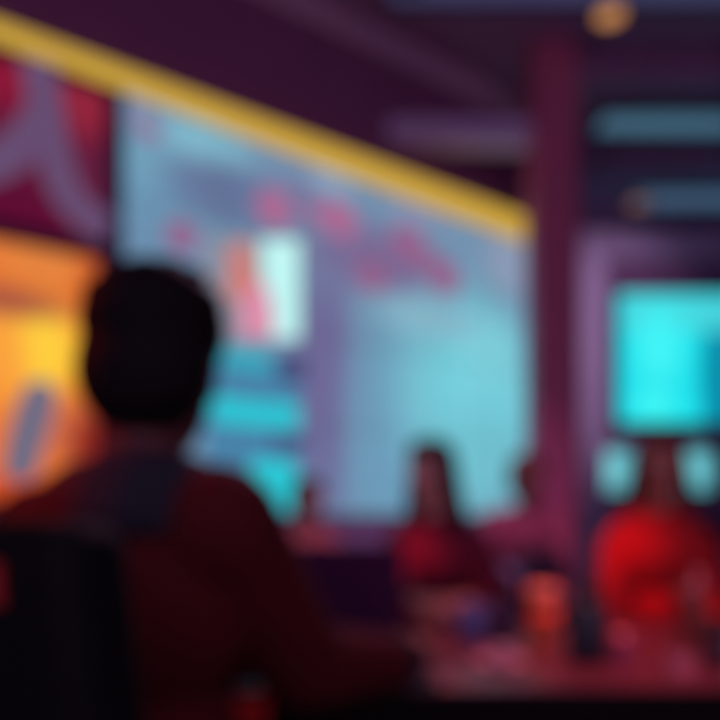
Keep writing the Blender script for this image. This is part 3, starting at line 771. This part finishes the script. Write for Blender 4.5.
# napkin, saucer, card
q, k = on_table(500, 666); t = thing('saucer', 'pinkish white saucer with a folded napkin dish on the near table edge', 'saucer', q)
t['label'] = 'pinkish white saucer near the front table edge below the navy mug'
bm = bmesh.new(); lathe(bm, [(0, .002), (.024, 0), (.03, .002), (.052, .012), (.053, .014), (.05, .0145), (.028, .006), (0, .005)], 40); obj('dish', bm, M_paper, t, smooth=True)
q, k = on_table(502, 664); nb = bmesh.new(); lathe(nb, [(0, 0), (.017, 0), (.02, .004), (.024, .028), (.022, .03), (.019, .026), (.015, .006), (0, .005)], 32)
t = obj('ramekin', nb, M_grey, smooth=True); t.location = q + Vector((0, 0, .0062)); tag(t, 'little pale grey pot sitting on the pinkish white saucer', 'pot')
q, k = on_table(680, 672); t = thing('place_card', 'small dull pink tent card standing near the table edge at the right', 'card', q, .15)
for sgn in (-1, 1):
    bm = bmesh.new(); a = [(-.028, sgn*.016, 0), (.028, sgn*.016, 0), (.028, sgn*.001, .036), (-.028, sgn*.001, .036)]
    v1 = [bm.verts.new(p) for p in a]; v2 = [bm.verts.new((x, y - sgn*.0008, z)) for x, y, z in a]
    bm.faces.new(v1); bm.faces.new(v2[::-1])
    for i in range(4): bm.faces.new((v1[i], v2[i], v2[(i+1) % 4], v1[(i+1) % 4]))
    obj('card_leaf', bm, mat('dull_pink_card', (150, 96, 116), .8, var=.04), t)
# on the far table
q, k = on_table(541, 592); t = thing('handbag', 'dark navy handbag on the far table in front of the maroon jumper person', 'bag', (.81, 3.14, T), .05)
M_bag = mat('bag_navy', (44, 26, 56), .6)
bm = bmesh.new(); soft_slab(bm, -.10, .10, -.05, .05, 0, .15, .03); obj('body', bm, M_bag, t, smooth=True)
bm = bmesh.new(); tube(bm, [(.075*math.cos(a), 0, .145 + .07*math.sin(a)) for a in [PI*i/12 for i in range(13)]], .006); obj('handle', bm, M_bag, t, smooth=True)
bm = bmesh.new(); box(bm, -.018, .018, -.054, -.049, .085, .105); obj('clasp', bm, M_metal, t)
t = thing('tissue_box', 'pale lilac tissue box on the far table left of the navy handbag', 'box', (.612, 3.13, T), .12)
bm = bmesh.new(); soft_slab(bm, -.085, .085, -.05, .05, 0, .10, .006); obj('carton', bm, M_frame_l, t)
bm = bmesh.new(); prism(bm, ellip(0, 0, .045, .016, 20), -.1012, -.1002); bmesh.ops.transform(bm, matrix=Matrix.Rotation(-PI/2, 4, 'X'), verts=bm.verts); obj('slot', bm, M_ink, t)
bm = bmesh.new(); prism(bm, [(-.035, .1), (.03, .1), (.045, .128), (.01, .122), (-.012, .136), (-.04, .124)], -.004, .004); obj('tissue', bm, M_paper, t)

# ------------------------------------------------------------------ unseen lamps, most of them added to brighten the scene
def spot(label, loc, aim, rgb, watts, deg, blend=.6, r=.04, soft=.05):
    loc = Vector(loc); aim = Vector(aim); d = (aim - loc).normalized()
    t = thing('spotlight', label, 'spotlight', (loc.x, loc.y, CEIL), 0, 'coloured ceiling spotlights')
    lz = loc.z - CEIL
    bm = bmesh.new(); lathe(bm, [(0, 0), (.045, 0), (.045, -.02), (.012, -.02), (.012, lz + .11), (0, lz + .11)], 20); obj('stem', bm, M_black, t, smooth=True)
    bm = bmesh.new(); lathe(bm, [(0, .14), (.05, .14), (.055, .10), (.06, 0), (.055, 0), (.05, .02), (0, .02)], 24)
    R = d.to_track_quat('-Z', 'Y').to_matrix().to_4x4()
    bmesh.ops.transform(bm, matrix=Matrix.Translation((0, 0, lz)) @ R, verts=bm.verts); obj('can', bm, M_black, t, smooth=True)
    L_ = bpy.data.lights.new('spot', 'SPOT'); L_.color = lin(rgb)[:3]; L_.energy = watts; L_.spot_size = math.radians(deg); L_.spot_blend = blend; L_.shadow_soft_size = soft
    lo = bpy.data.objects.new('spot_beam', L_); COL.objects.link(lo); lo.location = loc + d * .03; lo.rotation_euler = d.to_track_quat('-Z', 'Y').to_euler()
spot('red spotlight aimed at the red jacket person', (-1.35, 2.05, 3.6), (.905, 2.46, .98), (255, 40, 30), 430, 6.5, 1.0)
spot('crimson spotlight aimed at the crimson jacket person', (-1.5, 2.1, 2.9), (.14, 2.42, .95), (255, 60, 105), 300, 6.5)
spot('added rose fill spotlight over the front table, out of view', (.70, 1.45, 3.5), (.66, 1.68, .80), (255, 116, 122), 330, 27, .8)  # unseen fill, added to brighten the tabletop and cups
spot('added lilac fill spotlight over the far table, out of view', (.35, 2.2, 3.6), (.65, 3.6, .95), (215, 150, 205), 170, 50, .8)  # invented wash that lifts the far table and the people behind it
spot('added lilac wash light for the back wall, out of view', (2.3, 4.3, 3.3), (2.3, 7.0, 2.75), (200, 172, 200), 140, 60, .8)  # extra lamp put in to brighten the portal frame
spot('added red rim light for the left shoulder of the dark haired man', (-2.3, 1.35, 2.5), (-.42, 1.0, 1.15), (255, 45, 30), 75, 16, .8)  # unseen lamp added for a red rim on the shoulder
spot('added pale lilac rim light for the arm of the dark haired man', (.25, 3.3, 3.6), (-.08, 1.1, .95), (225, 150, 195), 200, 22, .8)  # made-up lamp for a lilac rim along the sleeve
spot('added orange light for the hand of the dark haired man', (-.1, 1.5, 3.5), (.105, 1.32, .82), (255, 120, 60), 260, 6, .8)  # added out of view just to tint the hand orange

# added plum fill light; front wall left out behind the camera to admit it
w = bpy.data.worlds.new('plum_fill'); sc.world = w; w.use_nodes = True
bg = w.node_tree.nodes['Background']; bg.inputs['Color'].default_value = lin((150, 124, 162)); bg.inputs['Strength'].default_value = 1.5

# ------------------------------------------------------------------ camera (near focus, the whole room falls out of focus)
cam = bpy.data.cameras.new('camera'); co = bpy.data.objects.new('camera', cam); COL.objects.link(co); sc.camera = co
co.location = (0, 0, CAMZ); co.rotation_euler = (PI / 2, 0, 0)
cam.sensor_width = 36; cam.lens = 35; cam.shift_y = (HY - 360) / 720.0; cam.clip_start = .02; cam.clip_end = 100
cam.dof.use_dof = True; cam.dof.focus_distance = .12; cam.dof.aperture_fstop = 5.8; cam.dof.aperture_blades = 0
sc.view_settings.view_transform = 'Standard'; sc.view_settings.look = 'None'; sc.view_settings.gamma = 1; sc.view_settings.exposure = 0
sc.view_settings.use_curve_mapping = False
sc.cycles.use_denoising = True
